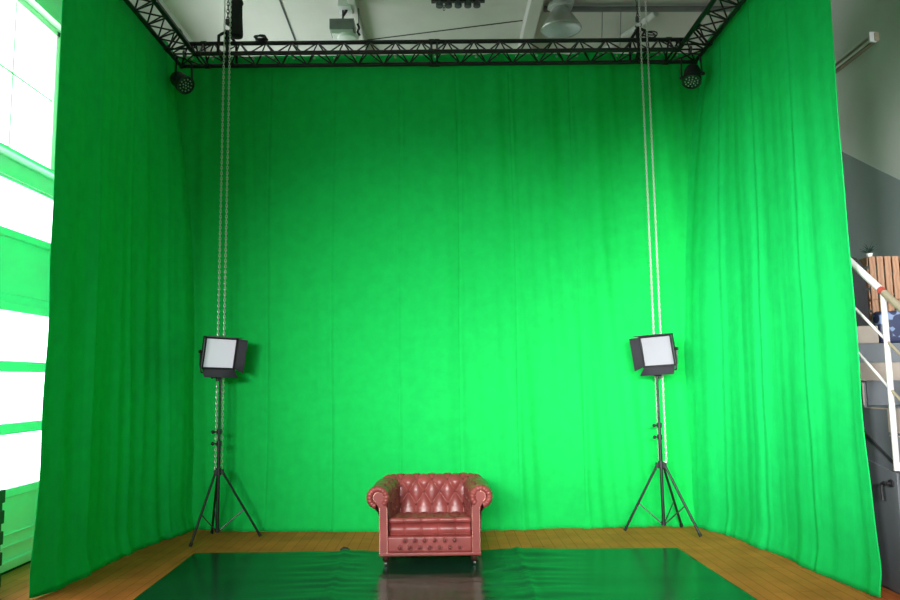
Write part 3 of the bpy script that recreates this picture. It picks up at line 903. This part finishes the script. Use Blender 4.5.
# ------------------------------------------------------------------ ceiling fixtures
t = thing('bay_lamp', 'bell-shaped industrial bay lamp with pale blue glass hanging from the ceiling', 'ceiling lamp', (1.68, 9.5, 6.36))
b = MB(); b.lathe([(.275, -.03), (.28, -.02), (.272, .0), (.20, .12), (.13, .22), (.10, .29), (.09, .29), (.12, .21), (.19, .11), (.262, -.005), (.268, -.03)], 32)
b.build('reflector', 'aluminium', t)
b = MB(); b.lathe([(.266, -.028), (.22, -.045), (.12, -.056), (.0, -.06)], 32); b.build('glass', 'bay_glass', t)
b = MB(); b.lathe([(.10, .28), (.16, .285), (.165, .33), (.155, .439), (.0, .439)], 16); b.rbox((.0, 0, .36), (.34, .2, .12), .02); b.build('ballast_housing', 'wall', t)
t = thing('ceiling_floodlight', 'square grey floodlight with pale shade hanging left of the ceiling rib', 'ceiling lamp', (-1.30, 9.5, 6.30))
b = MB(); b.box((0, 0, .085), (.33, .26, .15)); b.box((0, -.132, .12), (.29, .01, .03)); b.build('housing', 'grey_metal', t, bevel=.012)
b = MB(); b.prism([(-.15, .015), (.15, .015), (.135, -.05), (-.135, -.05)], -.12, .12, 'y'); b.build('shade', 'pale_plastic', t, bevel=.006)
b = MB(); b.lathe([(.12, -.052), (.15, -.06), (.13, -.10), (.05, -.12), (.0, -.12)], 20, Matrix.Translation((.07, 0, .02))); b.build('diffuser_bowl', 'pale_plastic', t)
b = MB(); b.cyl((0, 0, .15), (0, 0, .35), .012); b.tube([(0, 0, .26), (.03, -.01, .30), (.05, 0, .345)], .02); b.build('hanger', 'black_metal', t)
tag(MB().box((-1.265, 9.5, 6.72), (.19, .24, .16)).build('junction_box', 'pale_plastic', bevel=.012), 'white box on the ceiling directly above the square floodlight', 'box')
cl = MB()
cl.tube([(-1.10, 9.5, 6.45), (-1.08, 9.52, 6.40), (-1.10, 9.5, 6.33), (-1.07, 9.5, 6.28)], .018, 8); cl.cyl((-1.085, 9.5, 6.42), (-1.10, 9.6, 6.72), .006)
tag(cl.build('cable_gland', 'black_plastic'), 'short black cable hanging off the square floodlight beside the rib', 'cable')
tag(MB().cyl((-2.16, 9.42, 6.79), (-2.195, 10.9, 6.79), .012, seg=8).build('ceiling_cable', 'dark_steel'), 'thin straight dark cable across the pale ceiling left of the floodlight', 'cable')
t = thing('hanging_spot_cluster', 'dark cluster of lamp heads with a dangling ring at the top edge of the photo', 'ceiling lamp', (.27, 9.3, 6.6))
b = MB(); b.box((0, 0, .07), (.72, .08, .06)); b.cyl((-.2, 0, .07), (-.2, 0, .2), .015); b.cyl((.2, 0, .07), (.2, 0, .2), .015); b.build('bar', 'black_metal', t, bevel=.006)
for x_ in (-.25, -.13, .0, .13, .25):
    h_ = MB(); h_.lathe([(.045, -.035), (.05, -.03), (.048, .03), (.02, .05), (.0, .05)], 14, Matrix.Translation((x_, -.01, 0))); h_.build('lamp_head', 'dark_steel', t)
b = MB(); b.tube([(-.19 + .013 * cos(a), -.03, -.075 + .022 * sin(a)) for a in [2 * pi * k / 12 for k in range(12)]], .004, 6, True); b.tube([(-.19 + .010 * cos(a), -.03, -.038 + .02 * sin(a)) for a in [2 * pi * k / 12 for k in range(12)]], .004, 6, True)
b.build('ring', 'black_metal', t)
# fluorescent fitting on the right wall
t = thing('fluorescent_fitting', 'bare fluorescent strip light fixed high on the grey wall above the stairs', 'wall lamp', (XR - .055, 7.70, 5.03))
b = MB(); b.box((.035, 0, 0), (.05, 1.25, .09)); b.build('body', 'khaki', t, bevel=.006)
for z_ in (-.03, .03): MB().cyl((-.02, -.58, z_), (-.02, .58, z_), .013, seg=12).build('tube', 'tube', t)
for e in (-1, 1): MB().box((0, e * .60, 0), (.07, .03, .11)).build('end_cap', 'pale_plastic', t, bevel=.004)

# ------------------------------------------------------------------ staircase on the right
SX = 3.32
st = thing('staircase', 'grey and beige painted staircase rising along the pale grey wall behind the white handrail', 'stairs')
steps = []  # (y0, y1, ztop)
yy, zz = 5.45, 1.15
for k in range(6): steps.append((yy - .31 * (k + 1), yy - .31 * k, zz - .195 * k))
up_ = [(5.45, 5.76, 1.345), (5.76, 6.06, 1.535), (6.06, 6.36, 1.695), (6.36, 9.2, 1.855)]
allst = sorted(steps + up_)
for i, (a, c, z) in enumerate(allst):
    zlow = max(0, z - .36) if c < 6.4 else 0
    g = MB(); g.box(((SX + XR) / 2 - .005, (a + c) / 2, z / 2), (XR - SX - .05, c - a, z))
    g.build('step', 'beige' if (a in (5.45, 6.06)) else 'grey', st)
    g = MB(); g.box(((SX + XR) / 2 - .005, (a + c) / 2 - .004, z + .006), (XR - SX - .04, c - a + .012, .012)); g.build('tread', 'grey' , st)
# side wall under the steps: closet wall with door, and stringer band
pr = []
for a, c, z in allst: pr += [(a, z), (c, z)]
poly = [(allst[0][0], 0)] + pr + [(9.2, 0)]
MB().prism(poly, SX - .012, SX + .012, 'x').build('side_panel', 'grey', st, smooth=0)
g = MB()
s_ = (1.142 - .95) / (5.757 - 5.415)
zl = lambda q: .95 + s_ * (q - 5.415)
g.prism([(3.9, zl(3.9) - .02), (8.0, zl(8.0) - .02), (8.0, zl(8.0) + .004), (3.9, zl(3.9) + .004)], SX - .024, SX - .010, 'x'); g.build('stringer_edge', 'dark_steel', st)
nz = MB()
for a, c, z in allst:
    nz.box((SX - .013, (a + c) / 2, z - .004), (.012, c - a, .010)); nz.box((SX - .013, a, z - .09), (.012, .010, .17))
nz.build('step_edging', 'beige', st)
d2 = bpy.data.objects.new('door_2', None); COL.objects.link(d2); structure(d2)
g = MB(); g.prism([(5.38, .02), (6.10, .02), (6.10, 1.0), (5.38, .88)], SX - .030, SX - .013, 'x'); g.build('door_panel', 'grey', d2, bevel=.003)
g = MB(); hy, hz = 5.445, .80
g.cyl((SX - .03, hy, hz), (SX - .045, hy, hz), .028, seg=14); g.cyl((SX - .045, hy, hz), (SX - .075, hy, hz), .011)
g.tube([(SX - .075, hy, hz), (SX - .078, hy + .025, hz + .002), (SX - .078, hy + .048, hz - .012), (SX - .078, hy + .054, hz - .04), (SX - .076, hy + .05, hz - .125)], .012, 8)
g.build('handle', 'black_plastic', d2)
# handrail
t = thing('handrail', 'white tube stair railing with a red joint beside the bright curtain', 'railing', (SX - .03, 5.39, .90))
HL = lambda yy_, z_, dx=0: (dx, yy_ - 5.39, z_ - .90)
hs = (2.54 - 2.224) / (5.825 - 5.394)
top = lambda q: 2.224 + hs * (q - 5.394)
MB().cyl(HL(5.40, top(5.40)), HL(6.40, top(6.40)), .027, seg=14).build('top_rail', 'white_metal', t)
MB().cyl(HL(5.36, top(5.36)), HL(3.7, top(3.7)), .026, seg=14).build('lower_top_rail', 'khaki', t)
MB().cyl(HL(5.390, top(5.390)), HL(5.401, top(5.401)), .0280, seg=14).build('red_joint', 'red', t)
for dz in (.365, .72):
    MB().cyl(HL(5.39, top(5.39) - dz), HL(6.4, top(6.4) - dz), .011, seg=10).build('middle_rail', 'white_metal', t)
    MB().cyl(HL(5.39, top(5.39) - dz), HL(3.7, top(3.7) - dz), .011, seg=10).build('middle_rail', 'khaki', t)
for q, zb_ in ((5.372, .90), (6.4, 1.55), (3.75, 0.12)):
    b = MB(); b.cyl(HL(q, zb_), HL(q, top(q) - .02), .021, seg=14); b.box(HL(q, zb_ + .03, .012), (.03, .05, .06)); b.build('post', 'white_metal', t)

# things on the landing
LZ = 1.867
def crate(z, label):
    t = thing('wooden_crate', label, 'crate', (4.13, 6.75, z), 0, 'wooden crates on the landing')
    W, D, H = .50, .46, .40
    for k in range(7):
        MB().box((-W / 2 + .037 + .071 * k, -D / 2 + .006, H / 2), (.057, .012, H - .004)).build('slat', 'crate_wood', t, bevel=.002)
    for s in (-1, 1):
        for k in range(4):
            MB().box((s * (W / 2 - .006), .008, .05 + .10 * k), (.012, D - .03, .075)).build('side_board', 'crate_wood', t, bevel=.002)
    for z_ in (.012, H - .012): MB().box((0, .015, z_), (W - .03, D - .05, .018)).build('end_board', 'crate_wood', t)
    b = MB()
    for sx in (-1, 1):
        for sz in (.03, H - .03): b.box((sx * (W / 2 - .03), .0, sz), (.03, D - .03, .03))
    b.build('corner_batten', 'crate_wood', t)
    return t
crate(LZ, 'lower wooden crate on the landing, mostly hidden behind the navy sack')
crate(LZ + .40, 'upper wooden slatted crate on the landing with the tiny plant on top')
def sack(loc, d, m, name, label, cat, seed):
    mb = MB()
    def f(u, v):
        a = 2 * pi * u; th = -pi / 2 + pi * v
        n = 5.0
        def se(c): return math.copysign(abs(c) ** .32, c)
        x = d[0] / 2 * se(cos(th)) * se(cos(a)); yv = d[1] / 2 * se(cos(th)) * se(sin(a)); z = d[2] / 2 * (1 + se(sin(th)))
        q = Vector((x, yv, z)); k = noise.noise(q * 7 + Vector((seed, 0, 0)))
        return q * (1 + .07 * k * (.2 + .8 * min(1, z / d[2] * 3)))
    mb.grid(f, 36, 24)
    o = mb.build(name, m, smooth=180); o.location = loc; tag(o, label, cat); return o
s1 = sack((4.02, 6.425, LZ), (.34, .12, .29), 'bag', 'printed_sack', 'navy sack with pale printed pattern on the landing in front of the lower crate', 'bag', 3)
s2 = sack((3.60, 6.64, LZ), (.52, .32, .79), 'black_cloth', 'black_sack', 'tall black fabric sack on the landing left of the wooden crates', 'bag', 8)
tag(MB().rbox((3.60, 6.41, LZ + .078), (.46, .10, .155), .01).build('concrete_block', 'beige'), 'beige block on the landing below the black sack', 'block')
t = thing('potted_plant', 'tiny dark spiky plant in a pale pot on top of the upper crate', 'plant', (3.955, 6.62, LZ + .80))
MB().lathe([(.018, 0), (.028, .035), (.03, .04), (.0, .04)], 12).build('pot', 'pale_plastic', t)
b = MB(); rnd = random.Random(4)
for k in range(34):
    a = rnd.random() * 2 * pi; e = rnd.random() * 1.2; l_ = .05 + .04 * rnd.random()
    dv = Vector((cos(a) * cos(e), sin(a) * cos(e), sin(e))); q = Vector((0, 0, .045 + .03 * rnd.random()))
    b.cyl(q, q + dv * l_, .006, .001, seg=5)
b.build('foliage', 'leaf', t)

# ------------------------------------------------------------------ pallet leaning by the door
t = thing('wooden_pallet', 'dark weathered pallet standing upright against the bright sectional door', 'pallet', (-3.626, 5.55, 0), 0)
PH = .80
for k in range(5):
    z = .055 + .165 * k
    MB().box((.055, 0, z), (.022, 1.1, .105)).build('deck_board', 'pallet_wood', t, bevel=.006)
for k in range(3): MB().box((-.075, 0, .06 + .33 * k), (.02, 1.1, .1)).build('back_board', 'pallet_wood', t, bevel=.004)
for yy_ in (-.5, 0, .5):
    MB().box((-.01, yy_, PH / 2 - .02), (.11, .10, PH - .04)).build('bearer', 'pallet_wood', t, bevel=.004)

# ------------------------------------------------------------------ light
w = bpy.data.worlds.new('daylight'); SC.world = w; w.use_nodes = True
bg = w.node_tree.nodes['Background']; bg.inputs[0].default_value = (.85, .93, 1, 1); bg.inputs[1].default_value = .28
def area(name, loc, target, sx, sy, power, col=(1, 1, 1), spread=180):
    l = bpy.data.lights.new(name, 'AREA'); l.shape = 'RECTANGLE'; l.size = sx; l.size_y = sy; l.energy = power; l.color = col; l.spread = radians(spread)
    o = bpy.data.objects.new(name, l); COL.objects.link(o); o.location = loc
    o.rotation_euler = (Vector(target) - Vector(loc)).to_track_quat('-Z', 'Y').to_euler()
    return o
area('added_front_fill', (-.1, -1.1, 2.4), (1.4, 8.2, 1.25), 5.2, .6, 96, (1, .98, .97), 41)  # unseen stand-in for front lamps, added to light the back curtain
area('added_side_fill', (-2.4, -.8, 2.8), (3.1, 6.5, 2.1), 1.5, 1.0, 34, (1, .98, .97), 32)  # unseen light added to brighten the right side curtain

area('added_stair_fill', (4.3, -1.5, 3.4), (4.75, 8.0, 3.2), .8, .8, 48, (.96, 1, 1), 30)  # unseen light added to lift the stairs, landing and right wall

SC.view_settings.view_transform = 'Standard'
SC.view_settings.look = 'None'
SC.view_settings.gamma = 1
SC.view_settings.use_curve_mapping = False
SC.view_settings.exposure = 0.0
SC.cycles.use_denoising = True
SC.cycles.max_bounces = 8
SC.cycles.diffuse_bounces = 5
SC.cycles.caustics_reflective = False
SC.cycles.sample_clamp_indirect = 4
